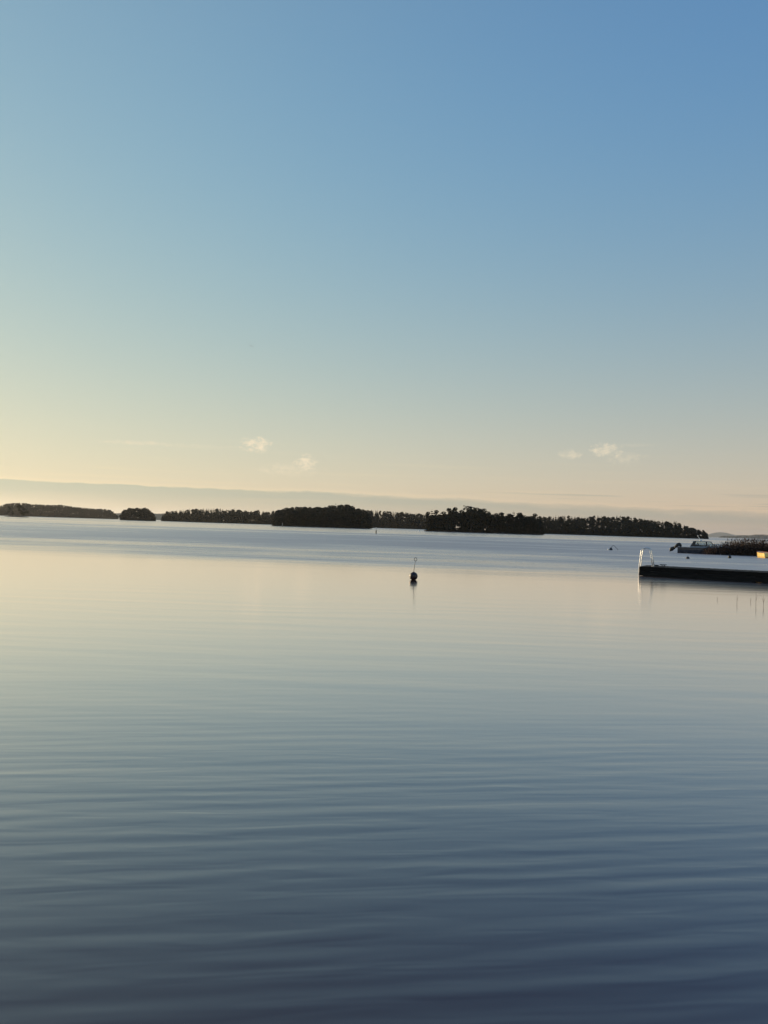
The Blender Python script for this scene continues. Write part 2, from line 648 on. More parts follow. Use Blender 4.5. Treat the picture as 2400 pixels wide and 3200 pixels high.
def land(name, Y, prof, depth, treeh, mixw, woodname, woodlabel, spacing=4.2, rows=5, single=None, treelabel=None,
         treegroup=None, extend=(0, 0), peaks=(), shrub=True):
    """prof: (px, py) of the skyline in the photograph, turned into a real profile at distance Y"""
    pts = [at(px, py, Y) for px, py in prof]
    xs = np.array([q.x for q in pts])
    zs = np.array([q.z for q in pts])
    x0, x1 = xs[0] - extend[0], xs[-1] + extend[1]

    def ztop(x):
        return float(np.interp(x, xs, zs))

    def endfade(x):
        return max(0.0, min(1.0, (x - x0 + 1.5) / 6.0, (x1 + 1.5 - x) / 6.0))

    def ground(x, t_):
        crest = max(0.6, ztop(x) - treeh)
        rise = min(1.0, t_ / 0.55)
        rise = rise * rise * (3 - 2 * rise)
        fall = 1.0 if t_ < 0.75 else 1 - (t_ - 0.75) / 0.25
        g = 0.35 + (crest - 0.35) * rise * max(0, fall)
        return g * endfade(x)

    # terrain sheet with a ragged shore
    nx = max(16, int((x1 - x0) / 3))
    ts = (-0.03, 0.0, 0.03, 0.1, 0.25, 0.4, 0.55, 0.75, 0.9, 1.0, 1.05)
    V, F = [], []
    for i in range(nx + 1):
        x = x0 - 4 + (x1 - x0 + 8) * i / nx
        for j, t_ in enumerate(ts):
            if j == 0 or j == len(ts) - 1:
                z = -0.8
            else:
                z = ground(x, t_) + random.uniform(-0.15, 0.25)
                if endfade(x) <= 0:
                    z = -0.5
            yy = Y + depth * t_ + random.uniform(-0.6, 0.6)
            V.append((x * yy / Y, yy, z))
    m_ = len(ts)
    for i in range(nx):
        for j in range(m_ - 1):
            F.append((i * m_ + j, (i + 1) * m_ + j, (i + 1) * m_ + j + 1, i * m_ + j + 1))
    isl = mesh_obj(name, V, F, M_EARTH)
    tag(isl, kind='structure')

    wood_ = Wood()
    single = single or []
    tvals = np.linspace(0.05, 0.62, rows)
    for r_i, t_ in enumerate(tvals):
        sky_row = r_i == rows - 1
        front = r_i == 0
        x = x0 + random.uniform(0, spacing)
        while x < x1:
            xx = x + random.uniform(-0.3, 0.3) * spacing
            x += spacing * (0.55 if sky_row else 1.0) * random.uniform(0.7, 1.3)
            xx = min(max(xx, x0), x1)
            if peaks and sky_row:
                continue
            y = Y + depth * t_ + random.uniform(-0.04, 0.04) * depth
            g = ground(xx, t_) - 0.1
            cap = CAM_H + (ztop(xx) - CAM_H) * y / Y
            full = cap - g
            if sky_row:
                hh = full * random.choice((0.95, 0.97, 0.98, 1.0, 1.0, 1.03))
            elif r_i >= rows - 3:
                hh = full * random.uniform(0.84, 0.97)
            else:
                hh = min(full * random.uniform(0.75, 0.95), treeh * random.uniform(0.75, 1.05))
            if hh < 2.0:
                hh = max(1.2, hh)
            vi = pick(mixw)
            if front:
                vi = pick({'spruce': 3, 'pine': 2, 'birch': 1})
            wide = random.uniform(1.0, 1.4) * (1.0 if hh > 9 else 1.25)
            if sky_row:
                wide *= 0.95
            px_ = 1200 + FPX * xx / Y
            if (sky_row or (front and peaks)) and any(a <= px_ <= b for a, b in single):
                tree(vi, (xx * y / Y, y, g), hh, wide, treelabel, treegroup)
            else:
                wood_.add(vi, (xx * y / Y, y, g), hh, wide, random.uniform(0, 6.28))
    for k_, (px, py, kind, wide) in enumerate(sorted(peaks)):   # trees that stand out one by one on the skyline
        t_ = random.uniform(0.08, 0.30)
        y = Y + depth * t_
        q = at(px, py, y)
        g = ground(q.x * Y / y, t_) - 0.1
        tree(random.choice(KINDS[kind]), (q.x, y, g), q.z - g, wide,
             '%s treetop from the left on the ragged skyline of the tallest black stand' % ORD[k_], treegroup)
    # undergrowth closes the foot of the wood
    if shrub:
        for t_ in (0.015, 0.05, 0.12):
            x = x0
            while x < x1:
                x += random.uniform(0.5, 1.1) * spacing * 0.55
                xx = min(x, x1)
                y = Y + depth * t_ + random.uniform(-0.4, 0.6)
                hh = min(max(0.9, ztop(xx) * 0.5), random.uniform(1.5, 3.2) * (1.6 if t_ > 0.1 else 1.0))
                wood_.add(random.choice(KINDS['birch']), (xx * y / Y, y, ground(xx, t_) - 0.25 * hh * 0.5), hh * 1.15, 1.6, random.uniform(0, 6.28))
    if wood_.V:
        wood_.build(woodname, woodlabel, 'forest')
    return isl


# far ridge at the left, with a lower one beyond showing through the gaps
land('island', 1800, [(-160, 1590), (-60, 1582), (0, 1578), (30, 1572), (60, 1570), (100, 1574), (150, 1577), (190, 1577),
                      (250, 1585), (300, 1589), (332, 1588), (352, 1597), (368, 1611)], 110, 17,
     {'spruce': 3, 'pine': 3, 'birch': 2}, 'forest', 'hazy brown wooded ridge along the far shore at the left edge',
     spacing=5.4, rows=7)
# small round-topped island left of the middle
land('island', 1000, [(377, 1612), (382, 1600), (390, 1590), (405, 1586), (430, 1585), (441, 1588), (452, 1585), (467, 1590), (478, 1602), (485, 1614)], 34, 14,
     {'birch': 4, 'pine': 2}, 'thicket', 'undergrowth at the foot of the small round-topped wooded island', spacing=3.6, rows=4,
     single=[(360, 500)], treelabel='leafy tree on the small round-topped island between two gaps in the far shore',
     treegroup='trees of the small round-topped island')
# long wood of the middle distance
land('island', 1200, [(505, 1612), (517, 1597), (560, 1594), (600, 1590), (650, 1588), (672, 1590), (685, 1585), (697, 1592), (712, 1592), (735, 1588), (758, 1595),
                     (800, 1594), (850, 1597), (875, 1594), (960, 1592), (1150, 1593), (1220, 1597), (1280, 1601), (1345, 1608), (1420, 1612)], 60, 17,
     {'spruce': 7, 'pine': 2, 'birch': 1}, 'forest', 'long dark wood behind the headlands in the middle of the far shore', spacing=5.2, rows=7,
     single=[(500, 860), (1165, 1330)], treelabel='dark tree of the long spiky-topped wood in the middle of the far shore',
     treegroup='trees of the long spiky-topped wood')
# rounded dark headland
land('island', 650, [(856, 1604), (870, 1592), (900, 1584), (940, 1581), (990, 1584), (1018, 1583), (1030, 1577), (1045, 1575), (1075, 1575), (1100, 1579), (1120, 1584), (1140, 1592), (1156, 1606)], 60, 17,
     {'pine': 4, 'birch': 3, 'spruce': 1}, 'forest', 'inner trees of the rounded black headland left of the middle', spacing=3.4, rows=6,
     single=[(850, 1165)], treelabel='black rounded tree of the domed headland at the middle of the far shore',
     treegroup='trees of the domed black headland')
# nearest stand, tall pines one can tell apart
PK = [(1338, 1597), (1350, 1592), (1364, 1592), (1386, 1597), (1376, 1604), (1403, 1586), (1412, 1594), (1423, 1583), (1434, 1597), (1450, 1580), (1443, 1592), (1463, 1577),
      (1476, 1579), (1490, 1582), (1500, 1587), (1513, 1585), (1523, 1594), (1534, 1601), (1551, 1602), (1542, 1607), (1567, 1599), (1582, 1606), (1592, 1603), (1605, 1596),
      (1616, 1604), (1625, 1600), (1636, 1606), (1650, 1610), (1672, 1603), (1661, 1609), (1684, 1612)]
KD = ['pine', 'spruce', 'pine', 'pine', 'spruce', 'pine', 'spruce', 'pine', 'spruce', 'spruce', 'pine', 'birch', 'birch', 'birch', 'pine', 'birch', 'birch', 'spruce', 'pine', 'spruce', 'pine',
      'spruce', 'pine', 'spruce', 'spruce', 'pine', 'birch', 'birch', 'pine', 'birch', 'birch']
land('island', 560, [(1334, 1612), (1345, 1604), (1400, 1600), (1440, 1597), (1470, 1585), (1500, 1589), (1530, 1600), (1600, 1607), (1640, 1609), (1680, 1614), (1695, 1628)], 40, 18,
     {'pine': 4, 'spruce': 2, 'birch': 2}, 'forest', 'inner trees of the tallest black stand right of the middle', spacing=2.8, rows=5,
     single=[(1330, 1695)], treelabel='black lower tree at the foot of the tallest stand right of the middle',
     treegroup='trees of the tallest black stand', peaks=[(a, b, k, random.uniform(0.9, 1.25)) for (a, b), k in zip(PK, KD)])
# long slope falling to the right
land('island', 850, [(1640, 1616), (1690, 1612), (1720, 1614), (1770, 1610), (1800, 1614), (1850, 1612), (1880, 1612), (1915, 1614), (1945, 1611), (1980, 1616), (2010, 1621), (2050, 1625),
                     (2080, 1629), (2112, 1629), (2130, 1637), (2160, 1647), (2195, 1655), (2206, 1661), (2213, 1672)], 80, 14,
     {'spruce': 6, 'pine': 3, 'birch': 1}, 'forest', 'inner trees of the dark wooded slope falling to the right', spacing=4.3, rows=7,
     single=[(1690, 2225)], treelabel='dark tree of the long wooded slope that falls towards the moored motor boat',
     treegroup='trees of the long falling slope')
# bare little islet with two clumps, far left
isl = mesh_obj('islet', *(lambda c: ([(c.x + 15 * math.cos(a) * s, c.y + 6 * math.sin(a) * s, z) for s, z in ((1.05, -0.5), (0.95, 0.35), (0.55, 0.9), (0.1, 1.1)) for a in np.linspace(0, 2 * math.pi, 24, endpoint=False)],
        [(i * 24 + k, i * 24 + (k + 1) % 24, (i + 1) * 24 + (k + 1) % 24, (i + 1) * 24 + k) for i in range(3) for k in range(24)]))(at(53, 1614, 900)), M_EARTH)
tag(isl, kind='structure')
for px, py, kind, wd, lb in ((28, 1582, 'pine', 0.9, 'leaning dark pine at the left end of the tiny islet, leftmost of all'), (40, 1596, 'birch', 1.0, 'low dark bush between the tree clumps of the tiny left islet'),
                             (63, 1577, 'pine', 1.3, 'tallest dark pine in the middle of the tiny islet at far left'), (73, 1584, 'birch', 1.1, 'round dark tree just right of the tallest pine on the tiny islet'),
                             (84, 1588, 'pine', 1.1, 'dark pine at the right end of the tiny islet at far left')):
    q = at(px, py, 900)
    tree(random.choice(KINDS[kind]), (q.x, 900, 0.5), q.z - 0.5, wd * 1.25, lb, 'trees of the tiny islet')

# distant hazy woods and hills
land('island', 9000, [(2243, 1681), (2250, 1676), (2262, 1674), (2300, 1674), (2325, 1672), (2340, 1673), (2360, 1670), (2385, 1670), (2400, 1671), (2480, 1675), (2600, 1678)], 600, 16,
     {'spruce': 2, 'pine': 2, 'birch': 2}, 'forest', 'grey hazy wood far behind the reeds at the right edge', spacing=10.0, rows=5, shrub=False)


def hill(name, Y, prof, depth):
    pts = [at(px, py, Y) for px, py in prof]
    xs = np.array([q.x for q in pts])
    zs = np.array([q.z for q in pts])
    n, V, F = 90, [], []
    sec = ((-0.5, 0.0), (-0.35, 0.35), (-0.18, 0.78), (0, 1), (0.2, 0.75), (0.5, 0))
    for i in range(n + 1):
        x = xs[0] + (xs[-1] - xs[0]) * i / n
        z = float(np.interp(x, xs, zs))
        for dy, kz in sec:
            V.append((x, Y + dy * depth, -1 + (z + 1) * kz + random.uniform(-0.6, 0.6) * kz))
    m_ = len(sec)
    for i in range(n):
        for j in range(m_ - 1):
            F.append((i * m_ + j, (i + 1) * m_ + j, (i + 1) * m_ + j + 1, i * m_ + j + 1))
    return tag(mesh_obj(name, V, F, M_HILL, smooth=True), kind='structure')


hill('hill', 24000, [(2150, 1677), (2200, 1672), (2215, 1669), (2235, 1664.5), (2252, 1663), (2270, 1665), (2285, 1669), (2300, 1672), (2360, 1673), (2480, 1679), (2600, 1683)], 400)
hill('hill', 4500, [(300, 1614), (340, 1605), (380, 1603), (440, 1604), (500, 1605), (530, 1604), (580, 1608), (660, 1625)], 300)

# ------------------------------------------------------------------ materials of the small things
M_TIMBER = wood('weathered_dark_timber', (0.014, 0.012, 0.010))
M_DECK = wood('weathered_deck_timber', (0.03, 0.027, 0.023), (9, 0.6, 9))
M_FLOAT = simple('dark_pontoon_plastic', (0.018, 0.018, 0.02), 0.6)
M_STEEL = simple('brushed_steel', (0.66, 0.66, 0.64), 0.38, metal=0.5, var=0.12, scale=8)
M_IRON = simple('black_iron', (0.02, 0.02, 0.022), 0.5, metal=0.3)
M_BUOY = simple('dark_red_buoy_plastic', (0.020, 0.006, 0.006), 0.45, var=0.3, coat=0.0)
M_DBUOY = simple('black_buoy_plastic', (0.015, 0.015, 0.017), 0.4)
M_WBUOY = simple('white_buoy_plastic', (0.75, 0.75, 0.72), 0.4, var=0.08)
M_ROD = simple('galvanised_rod', (0.07, 0.07, 0.07), 0.6, metal=0.2)
M_HULL = simple('dark_blue_grey_gelcoat', (0.058, 0.063, 0.078), 0.25, var=0.12, coat=0.3)
M_DECKW = simple('grey_deck_gelcoat', (0.30, 0.305, 0.31), 0.4, var=0.12)
M_CABIN = simple('dark_cabin_frame', (0.030, 0.032, 0.036), 0.35)
M_MOTOR = simple('black_outboard_paint', (0.008, 0.008, 0.009), 0.5, coat=0.0)
M_LIGHTW = simple('white_fitting', (0.72, 0.72, 0.70), 0.4, var=0.05)
M_RUB = simple('black_rubber', (0.02, 0.02, 0.02), 0.7)
M_SEAT = simple('black_vinyl', (0.02, 0.02, 0.022), 0.5)
M_ORANGE = simple('yellow_orange_boat_paint', (0.98, 0.67, 0.22), 0.25, var=0.10, scale=2.0, coat=0.3)
M_RED = simple('dark_red_rub_strip', (0.18, 0.02, 0.012), 0.5)
M_SPAR = simple('dark_green_spar_paint', (0.02, 0.035, 0.03), 0.5)
M_SPARW = simple('pale_spar_paint', (0.5, 0.5, 0.48), 0.5)
M_REED = simple('dry_brown_reed', (0.036, 0.017, 0.009), 0.9, var=0.45, scale=0.7)
M_BIRD = simple('grey_bird_plumage', (0.18, 0.18, 0.18), 0.8)

gm, gt, gp = mat('tinted_window_glass')
gp.inputs['Base Color'].default_value = (0.75, 0.80, 0.80, 1)
gp.inputs['Roughness'].default_value = 0.03
gp.inputs['Transmission Weight'].default_value = 1.0
gp.inputs['IOR'].default_value = 1.1
M_GLASS = gm

# ------------------------------------------------------------------ dock
DL = onwater(1999, 1800)
dang = R(-28)
DLEN, DW, DH = 17.0, 2.2, 0.52
dock = empty('dock', DL, dang)
tag(dock, 'low black timber dock running in from the right border over the water', 'dock')
nb = int(DLEN / 0.15)
deck0 = None
for i in range(nb):
    if deck0 is None:
        deck0 = MB().box((0, -0.03, -0.028), (0.14, DW + 0.03, 0)).build('deck_board', M_DECK, dock, bevel=0.004)
        o = deck0
    else:
        o = deck0.copy()
        COL.objects.link(o)
        o.parent = dock
    o.location = (0.15 * i, random.uniform(-0.012, 0.012), DH + random.uniform(-0.003, 0.004))
for y0, y1 in ((0.0, 0.045), (DW - 0.045, DW)):
    MB().box((0, y0, DH - 0.24), (DLEN, y1, DH - 0.032)).build('fascia_plank', M_TIMBER, dock, bevel=0.006)
    MB().box((0.01, y0 + 0.004, 0.035), (DLEN - 0.01, y1 - 0.004, DH - 0.252)).build('fascia_plank', M_TIMBER, dock, bevel=0.006)
for x0_, x1_ in ((-0.047, -0.002),):
    MB().box((x0_, 0.0, DH - 0.24), (x1_, DW, DH - 0.032)).build('end_plank', M_TIMBER, dock, bevel=0.006)
    MB().box((x0_ + 0.004, 0.0, 0.035), (x1_, DW, DH - 0.252)).build('end_plank', M_TIMBER, dock, bevel=0.006)
for i in range(6):
    MB().box((0.15 + i * 2.85, 0.10, -0.35), (2.65 + i * 2.85, DW - 0.10, 0.20)).build('float', M_FLOAT, dock, bevel=0.03)
for i in range(7):
    MB().box((0.2 + i * 2.7, 0.05, 0.21), (0.29 + i * 2.7, DW - 0.05, DH - 0.03)).build('cross_beam', M_TIMBER, dock)

# swim ladder over the dock's end: two bent handrails, steps between them below the deck
LY0, LY1 = 0.70, 1.22
lad = MB().box((-0.052, LY0 - 0.06, 0.30), (-0.046, LY1 + 0.06, 0.42)).build('ladder', M_STEEL, dock)
for ly in (LY0, LY1):
    pts = [(-0.16, ly, -0.75), (-0.15, ly, DH), (-0.11, ly, DH + 0.45)]
    for k in range(0, 9):
        a = math.pi - math.pi * k / 8
        pts.append((0.165 + 0.235 * math.cos(a), ly, DH + 0.78 + 0.20 * math.sin(a)))
    pts += [(0.46, ly, DH + 0.45), (0.53, ly, DH + 0.02)]
    MB().tube(pts, 0.027, 8).build('handrail', M_STEEL, lad, smooth=True)
    MB().lathe([(0.05, 0.0), (0.05, 0.012), (0.03, 0.02)], 12, (0.53, ly, DH + 0.004)).build('foot_plate', M_STEEL, lad)
for zz in (-0.5, -0.22, 0.06, 0.30):
    MB().box((-0.20, LY0, zz), (-0.11, LY1, zz + 0.03)).build('step', M_STEEL, lad, bevel=0.005)
# crossbars high on the handrails
for zz, xx in ((DH + 0.30, -0.13), (DH + 0.52, -0.10)):
    MB().tube([(xx, LY0, zz), (xx, LY1, zz)], 0.012, 6).build('crossbar', M_STEEL, lad)


def cleat(x, y, s_):
    c = MB().box((x - 0.10 * s_, y - 0.04, DH), (x + 0.10 * s_, y + 0.04, DH + 0.015)).build('cleat', M_IRON, dock)
    for dx in (-0.05, 0.05):
        MB().tube([(x + dx * s_, y, DH + 0.012), (x + dx * s_, y, DH + 0.10 * s_)], 0.02, 8).build('cleat_post', M_IRON, c)
    MB().tube([(x - 0.17 * s_, y, DH + 0.125 * s_), (x - 0.10 * s_, y, DH + 0.112 * s_), (x + 0.10 * s_, y, DH + 0.112 * s_), (x + 0.17 * s_, y, DH + 0.125 * s_)],
              [0.012, 0.024, 0.024, 0.012], 8).build('cleat_horn', M_IRON, c)


cleat(0.78, 0.35, 0.8)
cleat(1.12, 0.42, 1.1)

# ------------------------------------------------------------------ near mooring buoy
BQ = onwater(1292, 1812)
b = empty('mooring_buoy', BQ)
tag(b, 'dark red ball buoy with a thin leaning rod and ring, mid picture', 'buoy')
br = 0.175
MB().lathe([(max(0.004, br * math.sin(a)), br * 0.94 - br * math.cos(a) * (1.0)) for a in np.linspace(0.05, math.pi - 0.05, 15)], 24).build('ball', M_BUOY, b, smooth=True).location = (0, 0, -0.01)
MB().lathe([(0.03, 0.325), (0.03, 0.335), (0.02, 0.345)], 12).build('collar', M_IRON, b)
MB().tube([(0, 0, 0.34), (0.02, 0, 0.55), (0.055, 0, 0.80)], [0.013, 0.012, 0.010], 8).build('rod', M_ROD, b)
ring = [(0.062 + 0.055 * math.sin(a), 0, 0.868 - 0.070 * math.cos(a)) for a in np.linspace(0, 2 * math.pi, 21)]
MB().tube(ring, 0.012, 6, cap=False).build('ring', M_ROD, b, smooth=True)

# ------------------------------------------------------------------ far mooring buoy with pick-up arm
q = onwater(1909, 1719)
b = empty('mooring_buoy', q)
tag(b, 'small dark cone buoy with curved pick-up arm and white-painted sunlit side, out beyond the dock', 'buoy')
MB().lathe([(0.05, -0.12), (0.24, -0.05), (0.25, 0.06), (0.17, 0.22), (0.06, 0.36), (0.02, 0.38)], 14).build('float', M_DBUOY, b, smooth=True)
MB().lathe([(0.03, -0.08), (0.11, -0.02), (0.12, 0.12), (0.08, 0.22), (0.02, 0.26)], 12, (-0.33, -0.05, 0)).build('white_lit_side', M_WBUOY, b, smooth=True)  # added white piece, paints the sunlit left side of the dark cone
MB().tube([(0.06, 0, 0.34), (0.16, 0, 0.55), (0.30, 0, 0.66), (0.46, 0, 0.60), (0.62, 0, 0.42), (0.85, 0, 0.22), (1.0, 0, 0.02)], 0.025, 6).build('arm', M_IRON, b)

for px, py, w_, lb, mt, hgt in ((2149, 1746, 0.36, 'low flat black buoy in front of the dark cabin motor boat', M_DBUOY, 0.20),
                                (2280, 1744, 0.36, 'round black buoy close to the foot of the reed bed', M_DBUOY, 0.30),
                                (2249, 1733, 0.42, 'small white buoy against the dark foot of the reed bed', M_WBUOY, 0.22)):
    q = onwater(px, py)
    b = empty('mooring_buoy', q)
    tag(b, lb, 'buoy')
    r_ = w_ / 2
    MB().lathe([(r_ * 0.3, -0.1), (r_ * 0.9, -0.03), (r_, hgt * 0.35), (r_ * 0.85, hgt * 0.75), (r_ * 0.4, hgt), (0.02, hgt * 1.02)], 14).build('float', mt, b, smooth=True)
    MB().tube([(0.05 * math.cos(a), 0, hgt + 0.04 + 0.05 * math.sin(a)) for a in np.linspace(-0.5, math.pi + 0.5, 9)], 0.012, 6).build('eye', M_IRON, b)

# ------------------------------------------------------------------ channel markers and far buoys
q = onwater(1175, 1668)
b = empty('spar_buoy', q)
tag(b, 'slim spar marker, dark below and pale above, standing off the domed headland', 'marker')
MB().tube([(0, 0, -0.5), (0, 0, 1.05)], [0.21, 0.17], 10).build('lower_spar', M_SPAR, b)
MB().tube([(0, 0, 1.052), (0.02, 0, 2.0)], [0.10, 0.07], 10).build('upper_spar', M_SPARW, b)
MB().lathe([(0.18, 0.98), (0.21, 1.0), (0.21, 1.04), (0.17, 1.06)], 10).build('band', M_SPAR, b)
q = onwater(882, 1647)
b = empty('spar_buoy', q)
tag(b, 'tiny spar marker with a pale top off the left end of the domed headland', 'marker')
MB().tube([(0, 0, -0.5), (0, 0, 1.0)], [0.22, 0.18], 8).build('lower_spar', M_SPAR, b)
MB().tube([(0, 0, 1.002), (0, 0, 2.6)], [0.13, 0.08], 8).build('upper_spar', M_SPARW, b)
for px, py, lb in ((1221, 1656.5, 'tiny pale buoy at the foot of the far shore, right of the spar marker'),
                   (1309, 1661, 'tiny pale buoy at the foot of the far shore beside the tallest black stand')):
    q = onwater(px, py)
    b = empty('far_buoy', q)
    tag(b, lb, 'buoy')
    MB().lathe([(0.25, -0.2), (0.42, 0.0), (0.42, 0.35), (0.25, 0.6), (0.1, 0.75)], 10).build('float', M_WBUOY, b, smooth=True)
    MB().tube([(0, 0, 0.7), (0, 0, 1.5)], 0.07, 6).build('pole', M_WBUOY, b)

# ------------------------------------------------------------------ motor boat
BY = 101.0
SB = onwater(2118, 1727.5)
boat = empty('motor_boat', SB, R(-24))
tag(boat, 'dark cabin motor boat with black tilted outboard, its bow hidden in the reeds', 'boat')
L, BW, HH = 6.4, 2.2, 0.80


def hull_ring(u):
    x = L * u
    half = BW / 2 * (1 - max(0, (u - 0.55) / 0.45) ** 2.2) * (0.94 + 0.06 * min(1, u / 0.3))
    half = max(half, 0.03)
    sheer = HH + 0.30 * max(0, u - 0.25) ** 1.5
    keel = -0.28 + 0.55 * max(0, u - 0.72) ** 1.6 * 3.2
    ch = 0.05 + 0.45 * max(0, u - 0.6) ** 1.4
    ov = 0.35 * max(0, u - 0.8)
    return [(x, -half * 0.55, keel + 0.12), (x + ov * 0.4, -half * 0.90, ch), (x + ov, -half, sheer * 0.62), (x + ov, -half * 0.99, sheer), (x + ov, half * 0.99, sheer),
            (x + ov, half, sheer * 0.62), (x + ov * 0.4, half * 0.90, ch), (x, half * 0.55, keel + 0.12)]


MB().loft([hull_ring(u) for u in np.linspace(0, 1, 15)]).build('hull', M_HULL, boat, smooth=False, bevel=0.015)
for sgn in (-1, 1):
    pts = [(hull_ring(u)[3][0], sgn * (abs(hull_ring(u)[3][1]) + 0.015), hull_ring(u)[3][2] * 0.80) for u in np.linspace(0.0, 0.98, 13)]
    MB().tube(pts, 0.030, 6).build('rub_rail', M_RUB, boat)
# coamings and foredeck
MB().loft([[(x, -w_, z0), (x, -w_ + 0.06, z1), (x, w_ - 0.06, z1), (x, w_, z0)] for x, w_, z0, z1 in
           ((1.5, 0.98, 0.78, 0.93), (2.6, 0.98, 0.80, 0.97), (3.7, 0.98, 0.84, 1.02), (4.6, 0.86, 0.88, 1.06), (5.6, 0.52, 0.95, 1.05), (6.2, 0.2, 1.0, 1.03))]).build('foredeck', M_DECKW, boat, bevel=0.02)
MB().box((0.05, -1.0, 0.78), (0.30, 1.0, 0.90)).build('transom_bench', M_DECKW, boat, bevel=0.02)
# cabin: roof, pillars, panes
cz0, cz1 = 0.96, 1.60
roof = [[(x, -w_, z), (x, -w_ + 0.1, z + 0.06), (x, w_ - 0.1, z + 0.06), (x, w_, z)] for x, w_, z in ((1.80, 0.86, 1.57), (2.1, 0.94, 1.60), (3.2, 0.94, 1.60), (4.05, 0.80, 1.56))]
MB().loft(roof).build('cabin_roof', M_CABIN, boat, bevel=0.01)
for sgn in (-1, 1):
    yy = sgn * 0.90
    y0, y1 = sorted((yy - 0.03, yy + 0.03))
    MB().prism([(1.52, 0.92), (1.95, 0.96), (2.22, 1.59), (1.92, 1.58)], y0, y1).build('aft_pillar', M_CABIN, boat)
    MB().prism([(3.42, 1.0), (3.60, 1.0), (3.50, 1.59), (3.40, 1.59)], y0, y1).build('middle_pillar', M_CABIN, boat)
    MB().prism([(4.42, 1.05), (4.50, 1.05), (4.00, 1.58), (3.92, 1.58)], y0, y1).build('front_pillar', M_CABIN, boat)
    MB().prism([(1.95, 0.93), (3.42, 0.98), (3.42, 1.10), (2.85, 1.11), (2.05, 1.20)], y0, y1).build('side_panel', M_CABIN, boat)
    yp0, yp1 = sorted((yy - 0.006, yy + 0.006))
    MB().prism([(2.08, 1.21), (2.85, 1.12), (3.41, 1.11), (3.40, 1.585), (2.22, 1.585)], yp0, yp1).build('side_window', M_GLASS, boat)
    MB().prism([(3.61, 1.02), (4.41, 1.06), (3.92, 1.57), (3.51, 1.58)], yp0, yp1).build('front_side_window', M_GLASS, boat)
MB().loft([[(4.44, -0.85, 1.06), (4.44, 0.85, 1.06)], [(3.96, -0.82, 1.57), (3.96, 0.82, 1.57)], [(3.975, -0.82, 1.575), (3.975, 0.82, 1.575)], [(4.455, -0.85, 1.065), (4.455, 0.85, 1.065)]], closed=False, cap=False).build('windscreen', M_GLASS, boat)
seat = MB().box((2.45, -0.55, 0.85), (2.85, -0.10, 1.15)).build('helm_seat', M_SEAT, boat, bevel=0.04)
MB().loft([[(2.42, -0.55, 1.15), (2.55, -0.55, 1.15), (2.55, -0.10, 1.15), (2.42, -0.10, 1.15)], [(2.34, -0.50, 1.46), (2.44, -0.50, 1.46), (2.44, -0.15, 1.46), (2.34, -0.15, 1.46)]]).build('seat_back', M_SEAT, seat, bevel=0.03)
wheel = [(3.25, -0.32 + 0.17 * math.cos(a), 1.20 + 0.17 * math.sin(a)) for a in np.linspace(0, 2 * math.pi, 17)]
MB().tube(wheel, 0.016, 6, cap=False).tube([(3.25, -0.32, 1.2), (3.5, -0.32, 1.1)], 0.025, 6).build('steering_wheel', M_SEAT, boat)
# mast with light and horn on the roof
ms = MB().tube([(2.72, 0.0, 1.66), (2.62, 0, 1.95), (2.42, 0, 2.25)], [0.05, 0.035, 0.025], 8).build('mast', M_LIGHTW, boat)
MB().lathe([(0.04, 2.24), (0.06, 2.27), (0.06, 2.37), (0.02, 2.40)], 10, (2.41, 0, 0)).build('mast_light', M_LIGHTW, ms)
MB().lathe([(0.16, 1.66), (0.17, 1.70), (0.10, 1.78), (0.02, 1.80)], 14, (2.78, 0.1, 0)).build('antenna_dome', M_LIGHTW, ms, smooth=True)
# bow rail
for sgn in (-1, 1):
    pts = [(4.5, sgn * 0.82, 1.32), (5.4, sgn * 0.60, 1.40), (6.2, sgn * 0.25, 1.45), (6.5, 0, 1.46)]
    rl = MB().tube(pts, 0.014, 6).build('bow_rail', M_STEEL, boat)
    for (x, y, z) in pts[:3]:
        MB().tube([(x, y, z - 0.42), (x, y, z)], 0.012, 6).build('stanchion', M_STEEL, rl)
# outboard, tilted up: cowling over the transom, leg reaching out aft and down
om = MB().loft([[(0.02, -0.2, 0.86), (0.10, 0.2, 0.86), (0.10, 0.2, 0.90), (0.02, -0.2, 0.90)], [(0.12, -0.2, 0.30), (0.16, 0.2, 0.30), (0.16, 0.2, 0.36), (0.12, -0.2, 0.36)]]).build('outboard_motor', M_MOTOR, boat)
cw = []
for x, z, w_, h_ in ((0.46, 0.92, 0.12, 0.10), (0.34, 1.02, 0.24, 0.24), (0.10, 1.06, 0.28, 0.31), (-0.18, 0.96, 0.26, 0.31), (-0.36, 0.82, 0.20, 0.20), (-0.44, 0.74, 0.14, 0.14)):
    cw.append([(x + 0.3 * h_ * math.sin(a) * 0.5, w_ * math.cos(a), z + h_ * math.sin(a)) for a in np.linspace(0, 2 * math.pi, 14, endpoint=False)])
MB().loft(cw).build('cowling', M_MOTOR, om, smooth=True)
lg = []
for x, z, w_, h_ in ((-0.30, 0.78, 0.13, 0.24), (-0.48, 0.62, 0.12, 0.24), (-0.66, 0.50, 0.13, 0.29), (-0.86, 0.44, 0.12, 0.28), (-1.02, 0.42, 0.07, 0.15)):
    lg.append([(x, w_ * math.cos(a), z + h_ * math.sin(a)) for a in np.linspace(0, 2 * math.pi, 10, endpoint=False)])
MB().loft(lg).build('drive_leg', M_MOTOR, om, smooth=True)
pr = MB()
